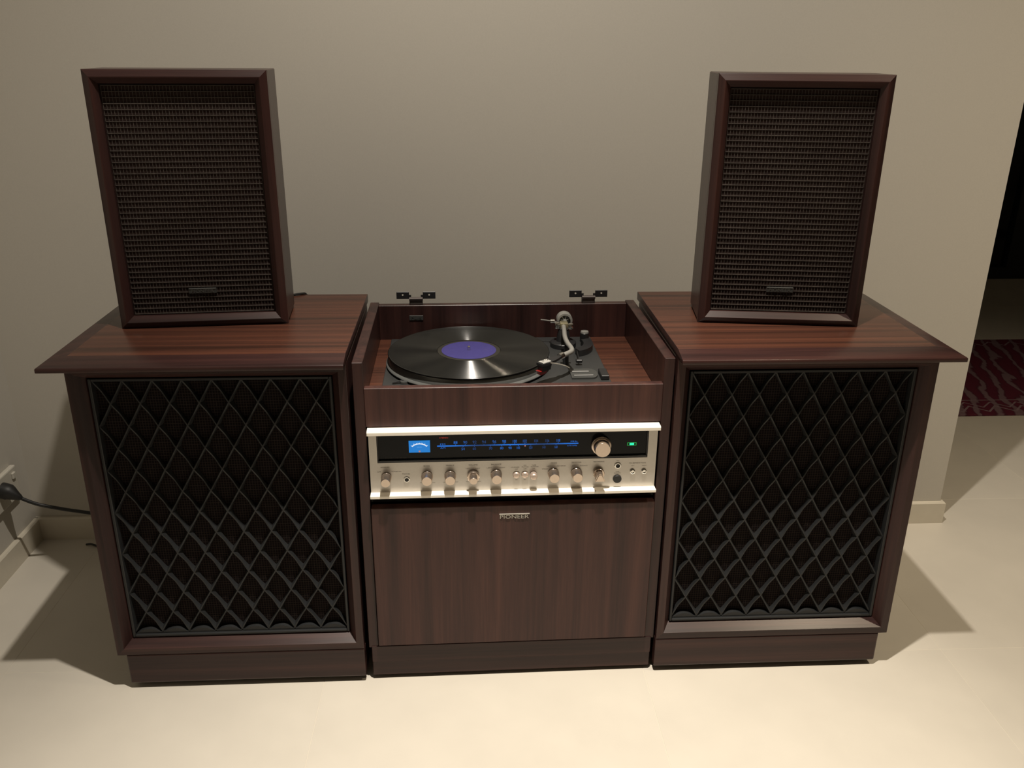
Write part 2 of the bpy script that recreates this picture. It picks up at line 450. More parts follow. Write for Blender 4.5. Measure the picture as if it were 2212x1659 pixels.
def floor_speaker(s, loc, yaw, label):
    t = thing('floor_speaker', label, 'speaker', loc, yaw)
    X = lambda x: s * x
    def bx(name, x0, x1, y0, y1, z0, z1, mat, bev=0.0012, par=t):
        return obj(name, box(B(), min(X(x0), X(x1)), max(X(x0), X(x1)), y0, y1, z0, z1, bev), mat, par)
    # cabinet carcass
    bx('side_panel', 0.0, 0.012, 0.0208, DB - 0.02, ZB, Hb, WOODZ)
    bx('side_panel', Wb - 0.012, Wb, 0.0208, DB - 0.02, ZB, Hb, WOODZ)
    bx('back_panel', 0.012, Wb - 0.012, DB - 0.034, DB - 0.022, ZB, Hb, BLACKP)
    bx('bottom_panel', 0.0, Wb, 0.0208, DB - 0.02, ZB - 0.001, ZB + 0.012, WOODX)
    bm = B()
    for a, c, y0, y1 in ((-0.001, Wb - INS, 0.0, 0.014), ):
        box(bm, min(X(a), X(c)), max(X(a), X(c)), y0, y1, GB, ZB, 0.0025, 2)
    obj('plinth', bm, WOODX, t)
    bx('plinth_side', Wb - INS - 0.014, Wb - INS, 0.0135, DB - 0.05, GB, ZB, WOODY)
    bx('plinth_side', -0.001, 0.013, 0.0135, DB - 0.05, GB, ZB, WOODY)
    for fx in (0.05, Wb - 0.07):
        for fy in (0.05, DB - 0.09):
            obj('foot', lathe(B(), [(0.014, 0.0), (0.016, GB + 0.006)], (X(fx), fy, 0), n=16), RUBBER, t, True)
    # overhanging top with chamfered edge
    xo = Wb + OVS
    lo = [(0, -OVF), (xo, -OVF), (xo, DB), (0, DB)]
    hi = [(0, -OVF + CH), (xo - CH, -OVF + CH), (xo - CH, DB), (0, DB)]
    hi2 = [(0.0006, -OVF + CH + 0.0006), (xo - CH - 0.0006, -OVF + CH + 0.0006), (xo - CH - 0.0006, DB), (0.0006, DB)]
    bm = B()
    rings = [[(X(x + (0.0008 if x == 0 else -0.0008)), y + (0.0008 if y < 0 else 0), Hb) for x, y in lo],
             [(X(x), y, Hb + 0.0008) for x, y in lo],
             [(X(x), y, Hb + TL - 0.0022) for x, y in lo],
             [(X(x - (0.0004 if x else 0)), y + (0.0004 if y < 0 else 0), Hb + TL - 0.0010) for x, y in lo],
             [(X(x - (0.0011 if x else 0)), y + (0.0011 if y < 0 else 0), Hb + TL - 0.0003) for x, y in lo],
             [(X(x - (0.0022 if x else 0)), y + (0.0022 if y < 0 else 0), Hb + TL + 0.0003) for x, y in lo],
             [(X(x), y, Hb + ST - 0.0002) for x, y in hi], [(X(x), y, Hb + ST) for x, y in hi2]]
    ring_loft(bm, rings)
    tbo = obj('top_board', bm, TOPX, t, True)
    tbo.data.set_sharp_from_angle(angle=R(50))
    tbo.data.materials.append(WOODX)  # tilted edge faces coloured darker than the flat top face
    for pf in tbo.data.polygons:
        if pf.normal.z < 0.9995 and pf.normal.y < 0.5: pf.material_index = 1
    # front frame, mitred, with an inner bevel
    prof = [(0, 0.0006), (0.0006, 0), (0.0125, 0), (0.0240, 0.0185), (0.0240, 0.0210), (0, 0.0210)]
    mitred_rails('frame_rail', min(X(0), X(Wb)), max(X(0), X(Wb)), ZB, Hb, prof, (WOODX, WOODZ), t)
    # lattice grille
    gx0, gx1, gz0, gz1 = 0.0250, Wb - 0.0250, ZB + 0.0255, Hb - 0.0250
    bm = B()
    fw = 0.0045
    ya, yb = 0.0155, 0.0298
    box(bm, min(X(gx0), X(gx0 + fw)), max(X(gx0), X(gx0 + fw)), ya, yb, gz0, gz1, 0.0008)
    box(bm, min(X(gx1), X(gx1 - fw)), max(X(gx1), X(gx1 - fw)), ya, yb, gz0, gz1, 0.0008)
    a, c = min(X(gx0 + fw), X(gx1 - fw)), max(X(gx0 + fw), X(gx1 - fw))
    box(bm, a, c, ya, yb, gz0, gz0 + fw, 0.0008)
    box(bm, a, c, ya, yb, gz1 - fw, gz1, 0.0008)
    gr = obj('grille_frame', bm, LATT, t)
    ix0, ix1, iz0, iz1 = gx0 + fw, gx1 - fw, gz0 + fw, gz1 - fw
    pitch = (ix1 - ix0) / 8
    zn0 = iz0 + 0.0045
    dz = (iz1 - 0.0005 - zn0) / 12
    # scalloped sill pieces between the lowest crossings
    for j in range(8):
        pts = [(ix0 + (j + 0.02) * pitch, iz0 - 0.0005)]
        n = 10
        for q in range(n + 1):
            u = q / n
            pts.append((ix0 + (j + 0.03 + 0.94 * u) * pitch, iz0 + 0.0015 + 0.0075 * math.sin(math.pi * u)))
        pts.append((ix0 + (j + 0.98) * pitch, iz0 - 0.0005))
        obj('scallop', prism(B(), [(X(x), z) for x, z in pts], ya + 0.004, yb), LATT, gr)
    # crossing strips
    for fam in (1, -1):
        for st_ in range(-6, 15):
            # line through node x = ix0 + st_*pitch/?, rising to +x (fam 1) or -x
            base = ix0 + st_ * pitch
            pts = []
            N = 12 * 8
            for q in range(-1, N + 1):
                k = q / 8
                x = base + fam * k * pitch / 2
                z = zn0 + k * dz
                if q == -1: z = iz0 - 0.0003; x = base + fam * (z - zn0) / dz * pitch / 2
                if ix0 - 0.0006 <= x <= ix1 + 0.0006:
                    pts.append((x, z, k))
            if len(pts) < 3: continue
            d = Vector((fam * pitch / 2, dz)).normalized(); nrm = Vector((-d.y, d.x))
            rings = []
            for x, z, k in pts:
                yf = 0.0200 + 0.0030 * (0.5 - 0.5 * math.cos(2 * math.pi * k))
                hw = 0.0010
                hb = 0.0020 + 0.0020 * abs(math.cos(math.pi * k)) ** 5
                ring = [(x - nrm.x * hw, yf, z - nrm.y * hw), (x + nrm.x * hw, yf, z + nrm.y * hw),
                        (x + nrm.x * hb, 0.0278, z + nrm.y * hb), (x + nrm.x * hb, 0.0298, z + nrm.y * hb),
                        (x - nrm.x * hb, 0.0298, z - nrm.y * hb), (x - nrm.x * hb, 0.0278, z - nrm.y * hb)]
                rings.append([(X(px), py, min(max(pz, iz0 - 0.001), iz1 + 0.001)) for px, py, pz in ring])
            obj('lattice_strip', ring_loft(B(), rings), LATT, gr, True)
    bx('grille_cloth', gx0, gx1, 0.0295, 0.036, gz0, gz1, CLOTHM, 0)
    return t

# fine weave on the black cloth
mt, nt, b = new_mat('speaker_cloth_weave')
tc = nt.nodes.new('ShaderNodeTexCoord')
sx = nt.nodes.new('ShaderNodeSeparateXYZ'); nt.links.new(tc.outputs['Object'], sx.inputs[0])
def stripes(sock, freq):
    a = nt.nodes.new('ShaderNodeMath'); a.operation = 'MULTIPLY'; a.inputs[1].default_value = freq
    s_ = nt.nodes.new('ShaderNodeMath'); s_.operation = 'SINE'
    nt.links.new(sock, a.inputs[0]); nt.links.new(a.outputs[0], s_.inputs[0]); return s_.outputs[0]
ax_ = nt.nodes.new('ShaderNodeMath'); ax_.operation = 'MAXIMUM'
nt.links.new(stripes(sx.outputs['X'], 2 * math.pi / 0.0042), ax_.inputs[0])
nt.links.new(stripes(sx.outputs['Z'], 2 * math.pi / 0.0046), ax_.inputs[1])
rp = nt.nodes.new('ShaderNodeValToRGB'); e = rp.color_ramp.elements
e[0].position = 0.75; e[0].color = (0.007, 0.005, 0.005, 1); e[1].position = 0.97; e[1].color = (0.030, 0.022, 0.019, 1)
nt.links.new(ax_.outputs[0], rp.inputs['Fac']); nt.links.new(rp.outputs['Color'], b.inputs['Base Color'])
setp(b, Roughness=0.95); b.inputs['Specular IOR Level'].default_value = 0.1
CLOTHM = mt

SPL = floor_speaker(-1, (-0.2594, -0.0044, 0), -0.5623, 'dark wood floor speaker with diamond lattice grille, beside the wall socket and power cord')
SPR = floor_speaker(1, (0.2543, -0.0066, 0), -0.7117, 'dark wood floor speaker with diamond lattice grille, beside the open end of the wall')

# ------------------------------------------------------------------ console cabinet
HW, HC, DC, ZP, GC = 0.25115, 0.596, 0.3377, 0.0679, 0.008
TH = 0.0165
IN = HW - TH
con = thing('console_cabinet', 'dark walnut stereo console with open top and plain front door', 'cabinet')
def cb(name, x0, x1, y0, y1, z0, z1, mat, bev=0.0008, par=con):
    return obj(name, box(B(), x0, x1, y0, y1, z0, z1, bev), mat, par)
cb('side_panel', -HW, -IN, 0, DC, ZP, HC, WOODZ)
cb('side_panel', IN, HW, 0, DC, ZP, HC, WOODZ)
cb('back_panel', -IN, IN, DC - 0.017, DC - 0.002, ZP, HC - 0.002, WOODZ)
cb('front_rail', -IN - 0.0002, IN + 0.0002, -0.0006, 0.0125, 0.4885, 0.5535, DOORZ)
cb('deck_board', -IN, IN, 0.0125, DC - 0.017, 0.513, 0.5275, TOPX)
cb('shelf', -IN, IN, 0.012, DC - 0.017, 0.348, 0.3605, BLACKP)
dr = cb('door', -IN + 0.0015, IN - 0.0015, -0.0090, 0.0070, 0.0775, 0.3475, DOORZ, 0.001)
cb('plinth', -HW + 0.0045, HW - 0.0045, -0.0015, 0.016, 0.038, 0.0715, WOODX, 0.001)
cb('toe_board', -HW + 0.0045, HW - 0.0045, 0.0012, 0.015, GC, 0.039, WOODX, 0.001)
cb('bottom_panel', -IN, IN, 0.016, DC - 0.018, ZP, ZP + 0.012, WOODX)
cb('plinth_side', -HW + 0.0045, -HW + 0.018, 0.015, DC - 0.03, GC, ZP + 0.001, WOODY)
cb('plinth_side', HW - 0.018, HW - 0.0045, 0.015, DC - 0.03, GC, ZP + 0.001, WOODY)
for fx in (-0.2, 0.2):
    for fy in (0.05, 0.28):
        obj('foot', lathe(B(), [(0.012, 0.0), (0.014, GC + 0.06)], (fx, fy, 0), n=14), RUBBER, con, True)
# maker's badge on the door: letters under a bar
bm = B()
text(bm, 'PIONEER', 0.0, -0.0091, 0.3270, 0.0068, 0.0475, 0.0012)
box(bm, -0.0248, 0.0252, -0.0105, -0.0085, 0.3310, 0.3326, 0.0002)
bd = obj('badge', bm, BADGEM, con); bd['label'] = 'small metal maker badge with raised letters'
# badge inside the well
ib = cb('inner_badge', -0.178, -0.152, DC - 0.0185, DC - 0.0165, 0.5655, 0.5745, BADGED, 0.0003)
bm = B(); text(bm, 'PL-5', -0.165, DC - 0.0186, 0.570, 0.0058, 0.020, 0.0004)
obj('lettering', bm, BADGED, ib)
# lid hinges standing up from the back edge
for hx, tilt in ((-0.1648, 0.0005), (0.1615, 0.0005)):
    kn = B()
    box(kn, hx - 0.0125, hx + 0.0125, DC - 0.014, DC - 0.002, HC - 0.003, HC + 0.0085, 0.002, 2)
    k0 = obj('hinge', kn, HINGE, con)
    obj('knuckle', lathe(B(), [(0.0035, -0.0125), (0.0035, 0.0125)], (hx, DC - 0.013, HC + 0.0095), 'x', 14), HINGE, k0, True)
    for s in (-1, 1):
        cxp = hx + s * 0.0247
        bm = B()
        box(bm, cxp - 0.0118, cxp + 0.0118, DC - 0.0095, DC - 0.0078, HC + 0.0085, HC + 0.0222, 0.0006)
        box(bm, min(cxp - s * 0.0118, hx + s * 0.009), max(cxp - s * 0.0118, hx + s * 0.009), DC - 0.0095, DC - 0.0078, HC + 0.0065, HC + 0.016)
        w = obj('hinge_leaf', bm, BLACKP, k0)
        obj('screw', lathe(B(), [(0.0016, 0.0), (0.0016, 0.0008)], (cxp, DC - 0.0094, HC + 0.0165), '-y', 10), WHITEP, w)

# ------------------------------------------------------------------ stereo receiver
FX0, FX1 = -0.2320, 0.2315
rec = thing('stereo_receiver', 'silver-faced stereo receiver with glowing blue dial in the console', 'receiver', (0, 0, 0.3605))
Z0 = 0.3605
def rb(name, x0, x1, y0, y1, z0, z1, mat, bev=0.0, par=rec):
    return obj(name, box(B(), x0, x1, y0, y1, z0 - Z0, z1 - Z0, bev), mat, par)
rb('chassis', FX0 + 0.004, FX1 - 0.004, 0.010, 0.27, 0.3605, 0.484, BLACKP)
GXa, GXb, GZa, GZb = -0.2195, 0.2170, 0.4255, 0.4745
bm = B()                                 # faceplate with window for the dial
for a, c, z0, z1 in ((FX0, FX1, 0.3725, GZa), (FX0, FX1, GZb, 0.4800), (FX0, GXa, GZa, GZb), (GXb, FX1, GZa, GZb)):
    box(bm, a, c, -0.001, 0.004, z0 - Z0, z1 - Z0)
bmesh.ops.remove_doubles(bm, verts=bm.verts[:], dist=1e-5)
face = obj('faceplate', bm, ALU, rec)
bm = B()                                 # top rail of the faceplate, nosed forward
def lip(zb, zt, d, nose):
    pr = [(0.004, zb), (-d + 0.0008, zb), (-d, zb + 0.0008), (-d, zt - nose), (-d + nose * 0.7, zt - 0.0003), (0.004, zt)]
    ring_loft(bm, [[(x, y, z - Z0) for y, z in pr] for x in (FX0 - 0.0005, FX1 + 0.0005)])
lip(0.4795, 0.4872, 0.0165, 0.0022)
obj('top_lip', bm, LIPM, rec)
bm = B(); lip(0.3675, 0.3730, 0.0145, 0.0008)
obj('bottom_lip', bm, LIPM, rec)
# dial window
gl = rb('dial_glass', GXa, GXb, 0.0035, 0.006, GZa, GZb, GLASSB)
gl['label'] = 'black dial window'
bm = B()
for a, c, z0, z1, y0 in ((GXa, GXb, GZa, GZa + 0.0035, -0.0006), (GXa, GXb, GZb - 0.0016, GZb, 0.0004), (GXa, GXa + 0.002, GZa, GZb, 0.0004), (GXb - 0.002, GXb, GZa, GZb, 0.0004)):
    box(bm, a, c, y0, 0.004, z0 - Z0, z1 - Z0, 0.0006)
obj('dial_bezel', bm, plain('bezel_black', (0.028, 0.030, 0.034), 0.3), rec)
YG = 0.00335                             # print plane just in front of the glass
def quad(bm, x0, x1, z0, z1, y=YG):
    bm.faces.new([bm.verts.new(p) for p in ((x0, y, z0 - Z0), (x1, y, z0 - Z0), (x1, y, z1 - Z0), (x0, y, z1 - Z0))])
DZ = 0.0016                              # the print lies a little behind the face
LZ = 0.4513
bm = B()
quad(bm, -0.1240, 0.1035, LZ - 0.0011, LZ + 0.0011)
fmx = [-0.0945, -0.0790, -0.0640, -0.0490, -0.0325, -0.0167, 0.0005, 0.0168, 0.0350, 0.0530, 0.0707]
for v, x_ in zip(range(88, 110, 2), fmx):
    text(bm, str(v), x_, YG, LZ + 0.0058 - Z0, 0.0052, 0.0062)
    quad(bm, x_ - 0.0004, x_ + 0.0004, LZ + 0.001, LZ + 0.0026)
amx = [-0.0825, -0.0645, -0.0385, -0.0205, -0.0070, 0.0063, 0.0265, 0.0478, 0.0673]
for v, x_ in zip(('54', '60', '70', '80', '90', '100', '120', '140', '160'), amx):
    text(bm, v, x_, YG, LZ - 0.0058 - Z0, 0.0045, 0.0052)
    quad(bm, x_ - 0.0004, x_ + 0.0004, LZ - 0.0026, LZ - 0.001)
text(bm, 'FM', -0.1150, YG, LZ + 0.0032 - Z0, 0.0026, 0.008)
text(bm, 'AM', -0.1150, YG, LZ - 0.0034 - Z0, 0.0026, 0.008)
text(bm, 'MHz', 0.0965, YG, LZ + 0.0036 - Z0, 0.0026, 0.011)
text(bm, 'x10 kHz', 0.0935, YG, LZ - 0.0036 - Z0, 0.0024, 0.016)
obj('dial_scale', bm, BLUE, gl, recalc=False)['kind'] = 'stuff'
bm = B(); text(bm, 'STEREO', -0.1130, YG, LZ + 0.0145 - Z0, 0.0024, 0.014)
obj('stereo_lamp', bm, REDL, gl, recalc=False)
bm = B(); lathe(bm, [(0.0012, 0.0), (0.0008, 0.0008)], (0.0172, YG, LZ - 0.0026 - Z0), '-y', 10)
obj('dial_pointer', bm, POINT, gl)
mtx0, mtx1, mtz0, mtz1 = -0.1690, -0.1352, 0.4412, 0.4618
me_ = rb('signal_meter', mtx0, mtx1, 0.0026, 0.0040, mtz0, mtz1, METERB, 0, gl)
me_['label'] = 'blue backlit signal meter'
mcx = (mtx0 + mtx1) / 2
bm = B()
def arc(bm, r0, r1, a0, a1, cz, n=16, y=0.0024):
    va = []
    for q in range(n + 1):
        a = R(a0 + (a1 - a0) * q / n)
        va.append((bm.verts.new((mcx + r0 * math.sin(a), y, cz + r0 * math.cos(a) - Z0)), bm.verts.new((mcx + r1 * math.sin(a), y, cz + r1 * math.cos(a) - Z0))))
    for p, q in zip(va[:-1], va[1:]):
        bm.faces.new((p[0], q[0], q[1], p[1]))
arc(bm, 0.0164, 0.0182, -43, 43, 0.4392)
for a in range(-42, 43, 14):
    arc(bm, 0.0182, 0.0192, a - 1.6, a + 1.6, 0.4392, 2)
obj('meter_scale', bm, METERW, me_)
bm = B(); text(bm, 'SIGNAL', mcx, 0.0024, 0.4508 - Z0, 0.0016, 0.0085)
for q, a in enumerate((-42, -25, -8.5, 8.5, 25, 42)):
    text(bm, str(q), mcx + 0.0204 * math.sin(R(a)), 0.0024, 0.4388 + 0.0204 * math.cos(R(a)) - Z0, 0.0015, 0.0010)
obj('meter_print', bm, METERT, me_, recalc=False)
bm = B(); lathe(bm, [(0.0015, 0.0), (0.0012, 0.0007)], (mcx, 0.0026, 0.4432 - Z0), '-y', 12)
obj('meter_pivot', bm, POINT, me_)
bm = B()                                  # green indicator
for a, c, z0, z1 in ((0.1835, 0.1985, 0.4500, 0.4508), (0.1835, 0.1985, 0.4452, 0.4460), (0.1835, 0.1845, 0.4460, 0.4500), (0.1975, 0.1985, 0.4460, 0.4500)):
    quad(bm, a, c, z0, z1)
ind = obj('power_indicator', bm, GREENR, gl)
bm = B(); quad(bm, 0.1873, 0.1947, 0.4460, 0.4500)
obj('lamp_core', bm, GREENC, ind)
bm = B(); text(bm, 'STEREO RECEIVER', -0.1900, YG, 0.4318 - Z0, 0.0020, 0.034)
obj('lettering', bm, plain('dial_grey_print', (0.06, 0.05, 0.05), 0.5), gl, recalc=False)
# controls
def knob(name, x, z, prof, par=rec, mat=KNOBM, y=-0.001, n=40):
    return obj(name, lathe(B(), prof, (x, y, z - Z0), '-y', n), mat, par, True)
def round_knob(x, z, r, ln, name='knob'):
    return knob(name, x, z, [(r * 1.06, 0), (r * 1.08, 0.0025), (r * 1.02, 0.0032), (r * 0.93, ln - 0.0012), (r * 0.86, ln)])
KZ = 0.4000
tk = knob('tuning_knob', 0.1405, 0.4475, [(0.0158, 0), (0.0160, 0.004), (0.0152, 0.0046), (0.0134, 0.0050), (0.0128, 0.019), (0.0120, 0.0202)], y=0.003)
k1 = round_knob(-0.2065, KZ, 0.0080, 0.0215)
for x_ in (-0.1412, -0.1040):
    round_knob(x_, KZ, 0.0088, 0.0185)
knob('volume_knob', -0.0668, KZ, [(0.0098, 0), (0.0098, 0.0070), (0.0090, 0.0078), (0.0066, 0.0080), (0.0062, 0.0205), (0.0056, 0.0214)])
round_knob(-0.0294, KZ, 0.0088, 0.0185)
for x_ in (0.0637, 0.1015):
    round_knob(x_, KZ, 0.0088, 0.0190)
# recording selector: round skirt with a wedge-shaped grip
kn = knob('selector_knob', 0.1378, KZ, [(0.0090, 0), (0.0092, 0.006), (0.0086, 0.0068)])
bm = B()
ring_loft(bm, [[(0.1378 - 0.0072, -0.0070, KZ - 0.0065 - Z0), (0.1378 + 0.0072, -0.0070, KZ - 0.0065 - Z0), (0.1378 + 0.0045, -0.0070, KZ + 0.0075 - Z0), (0.1378 - 0.0045, -0.0070, KZ + 0.0075 - Z0)],
               [(0.1378 - 0.0092, -0.0205, KZ - 0.0078 - Z0), (0.1378 + 0.0092, -0.0205, KZ - 0.0078 - Z0), (0.1378 + 0.0030, -0.0205, KZ + 0.0060 - Z0), (0.1378 - 0.0030, -0.0205, KZ + 0.0060 - Z0)]])
bmesh.ops.bevel(bm, geom=bm.edges[:], offset=0.0015, segments=2, affect='EDGES')
obj('grip', bm, KNOBM, kn, True)
for x_, ln in ((0.0032, 0.0052), (0.0172, 0.0052), (0.0310, 0.0125)):
    knob('push_button', x_, 0.3995, [(0.0058, 0), (0.0058, max(ln - 0.004, 0.001)), (0.0050, ln - 0.0018), (0.0034, ln - 0.0004), (0.0012, ln)], n=28, mat=PEARL)
def jack(x, z, ro, ri, name):
    j = knob(name, x, z, [(ro, 0), (ro, 0.0012), (ro * 0.85, 0.002), (ri, 0.002), (ri, 0.0004)], mat=CHROME, n=28)
    obj('socket_hole', lathe(B(), [(ri, 0.0), (ri, 0.0005)], (x, -0.001, z - Z0), '-y', 24), RUBBER, j)
jack(-0.1740, 0.3955, 0.0050, 0.0034, 'headphone_jack')
jack(0.1690, 0.4118, 0.0056, 0.0036, 'microphone_jack')
knob('black_button', 0.1692, 0.3878, [(0.0070, 0), (0.0070, 0.0022), (0.0062, 0.0030)], mat=RUBBER)
for x_ in (0.1938, 0.2128):
    j = knob('trimmer', x_, 0.4010, [(0.0042, 0), (0.0042, 0.0026), (0.0030, 0.0032), (0.0026, 0.0014)], mat=CHROME, n=24, )
    obj('socket_hole', lathe(B(), [(0.0026, 0.0), (0.0026, 0.0012)], (x_, -0.001, 0.4005 - Z0), '-y', 18), RUBBER, j)
# printed legends
bm = B()
YF_ = -0.00115
def pr(s, x, z, h=0.0022, w=None): text(bm, s, x, YF_, z - Z0, h, w)
pr('SPEAKERS', -0.2078, 0.4178, 0.0019, 0.0140); pr('OFF', -0.2178, 0.4098, 0.0017, 0.0060); pr('POWER ON', -0.1900, 0.4098, 0.0017, 0.0150)
pr('PHONES', -0.1748, 0.4052, 0.0018, 0.0125)
pr('BASS', -0.1414, 0.4188, 0.0021, 0.0095); pr('TREBLE', -0.1042, 0.4188, 0.0021, 0.0135)
for x_ in (-0.1412, -0.1040):
    pr('MIN', x_ - 0.0095, 0.3888, 0.0013, 0.004); pr('MAX', x_ + 0.0105, 0.3888, 0.0013, 0.005)
pr('VOLUME', -0.0670, 0.4188, 0.0022, 0.0150); pr('LEFT', -0.0752, 0.4124, 0.0016, 0.0070); pr('RIGHT', -0.0594, 0.4124, 0.0016, 0.0078)
pr('MIN', -0.0766, 0.3888, 0.0013, 0.004); pr('MAX', -0.0570, 0.3888, 0.0013, 0.005)
pr('BALANCE', -0.0296, 0.4190, 0.0024, 0.0165); pr('LEFT', -0.0408, 0.4128, 0.0017, 0.0085); pr('RIGHT', -0.0194, 0.4128, 0.0017, 0.0090)
pr('LOUDNESS', 0.0010, 0.4128, 0.0018, 0.0135); pr('FM', 0.0172, 0.4158, 0.0016, 0.004); pr('MUTING', 0.0172, 0.4130, 0.0016, 0.0110)
pr('TAPE', 0.0316, 0.4158, 0.0016, 0.0070); pr('MONITOR', 0.0330, 0.4130, 0.0018, 0.0125)
for x_ in (0.0032, 0.0172, 0.0310):
    pr('OFF', x_, 0.4094, 0.0015, 0.005); pr('ON', x_, 0.3902, 0.0015, 0.004)
pr('MODE', 0.0640, 0.4190, 0.0021, 0.0095); pr('LEFT', 0.0560, 0.4134, 0.0015, 0.007); pr('REVERSE', 0.0762, 0.4134, 0.0016, 0.014); pr('STEREO', 0.0498, 0.4085, 0.0014, 0.010)
pr('SELECTOR', 0.1010, 0.4192, 0.0022, 0.0160); pr('FM', 0.0965, 0.4130, 0.0016, 0.005); pr('PHONO', 0.1130, 0.4130, 0.0016, 0.012)
pr('RECORDING', 0.1378, 0.4196, 0.0021, 0.0175); pr('MIC', 0.1688, 0.4206, 0.0016, 0.0045)
pr('TAPE', 0.1690, 0.4006, 0.0015, 0.006); pr('DUPLICATE', 0.1690, 0.3982, 0.0015, 0.0105)
pr('CH.SEPARATION', 0.2010, 0.4158, 0.0021, 0.0275); pr('LEFT', 0.1938, 0.4108, 0.0014, 0.0055); pr('RIGHT', 0.2130, 0.4108, 0.0015, 0.0070)
obj('printed_lettering', bm, INK, face, recalc=False)['kind'] = 'stuff'

# ------------------------------------------------------------------ turntable
ZT = 0.5275
tt = thing('turntable', 'black record player with silver S-shaped tonearm in the console well', 'turntable', (0, 0, ZT))
def tb(name, x0, x1, y0, y1, z0, z1, mat, bev=0.0, par=tt):
    return obj(name, box(B(), x0, x1, y0, y1, z0 - ZT, z1 - ZT, bev), mat, par)
tb('deck_plate', -0.2125, 0.1650, 0.026, 0.3110, ZT, 0.5315, GREYP, 0.0008)
PCX, PCY = -0.0690, 0.1735
pl = obj('platter', lathe(B(), [(0.1360, 0.5345), (0.1432, 0.5350), (0.1436, 0.5362), (0.1425, 0.5378), (0.1392, 0.5392), (0.1380, 0.5490), (0.1370, 0.5505), (0.131, 0.5505)], (PCX, PCY, -ZT), n=96), PLATM, tt, True)
obj('mat', lathe(B(), [(0.1365, 0.5500), (0.1365, 0.5528), (0.1340, 0.5528)], (PCX, PCY, -ZT), n=96), RUBBER, pl, True)
obj('spindle', lathe(B(), [(0.0029, 0.5500), (0.0029, 0.5590), (0.0026, 0.5612), (0.0012, 0.5622)], (PCX, PCY, -ZT), n=16), CHROME, pl, True)
obj('subplatter', lathe(B(), [(0.124, 0.5315), (0.124, 0.5350)], (PCX, PCY, -ZT), n=64), RUBBER, pl)
# tonearm
AX, AY, AZ = 0.1065, 0.2560, 0.5720
ta = obj('tonearm_base', lathe(B(), [(0.0240, 0.5315), (0.0240, 0.5400), (0.0225, 0.5415), (0.0130, 0.5425), (0.0105, 0.5600), (0.009, 0.5640)], (AX, AY, -ZT), n=32), BLACKP, tt, True)
bm = B()
tube(bm, [(AX - 0.001, AY - 0.008, AZ - ZT), (0.1030, 0.219, AZ + 0.001 - ZT), (0.0996, 0.180, AZ + 0.002 - ZT), (0.1000, 0.148, AZ + 0.002 - ZT), (0.1035, 0.122, AZ + 0.001 - ZT),
          (0.1015, 0.1085, AZ - ZT), (0.0925, 0.0965, AZ - ZT), (0.0800, 0.0850, AZ - 0.001 - ZT)], 0.0042, n=14)
arm = obj('tonearm', bm, SATIN, tt, True)
bm = B()
tube(bm, [(0.0850, 0.0900, AZ - ZT), (0.0790, 0.0840, AZ - 0.001 - ZT)], 0.0056, n=14, k=1)
obj('collar', bm, CHROME, arm, True)
hs = B()
hd = Vector((-0.0313, -0.0260, -0.003)); 
def hpt(u, w, h):   # along the headshell, across, up
    d = Vector((-0.77, -0.64, 0)); n_ = Vector((0.64, -0.77, 0))
    p = Vector((0.0790, 0.0840, AZ - 0.001 - ZT)) + d * u + n_ * w
    return (p.x, p.y, p.z + h)
ring_loft(hs, [[hpt(0.0, w, h) for w, h in ((-0.004, -0.002), (0.004, -0.002), (0.004, 0.002), (-0.004, 0.002))],
               [hpt(0.014, w, h) for w, h in ((-0.007, -0.003), (0.007, -0.003), (0.007, 0.001), (-0.007, 0.001))],
               [hpt(0.034, w, h) for w, h in ((-0.0088, -0.004), (0.0088, -0.004), (0.0088, 0.0), (-0.0088, 0.0))],
               [hpt(0.047, w, h) for w, h in ((-0.0068, -0.004), (0.0068, -0.004), (0.0068, 0.0), (-0.0068, 0.0))]])
head = obj('headshell', hs, BLACKP, arm)
bm = B()
ring_loft(bm, [[hpt(0.026, w, 0.0004) for w in (-0.006, 0.006)] + [hpt(0.026, w, 0.0016) for w in (0.005, -0.005)],
               [hpt(0.044, w, 0.0004) for w in (-0.006, 0.006)] + [hpt(0.044, w, 0.0016) for w in (0.005, -0.005)]])
obj('headshell_plate', bm, plain('headshell_silver', (0.55, 0.54, 0.51), 0.25, metal=0.3), head)
for u, w in ((0.030, 0.0), (0.039, 0.0)):
    p = hpt(u, w, 0.0015)
    obj('screw', lathe(B(), [(0.0022, 0.0), (0.0022, 0.0016), (0.0012, 0.0024)], p, n=12), CHROME, head, True)
bm = B()
tube(bm, [hpt(0.030, 0.008, -0.001), hpt(0.027, 0.020, 0.0), hpt(0.022, 0.034, -0.001), hpt(0.020, 0.042, -0.003)], 0.0011, n=8)
obj('finger_lift', bm, CHROME, head, True)
bm = B()
ring_loft(bm, [[hpt(u, w, -0.0042) for u, w in ((0.024, -0.006), (0.046, -0.006), (0.046, 0.006), (0.024, 0.006))],
               [hpt(u, w, -0.0140) for u, w in ((0.026, -0.005), (0.045, -0.005), (0.045, 0.005), (0.026, 0.005))]])
obj('cartridge', bm, BLACKP, head)
bm = B()
ring_loft(bm, [[hpt(u, w, -0.0125) for u, w in ((0.030, -0.004), (0.050, -0.0055), (0.050, 0.0055), (0.030, 0.004))],
               [hpt(u, w, -0.0195) for u, w in ((0.034, -0.003), (0.047, -0.004), (0.047, 0.004), (0.034, 0.003))]])
obj('stylus_guard', bm, REDP, head)
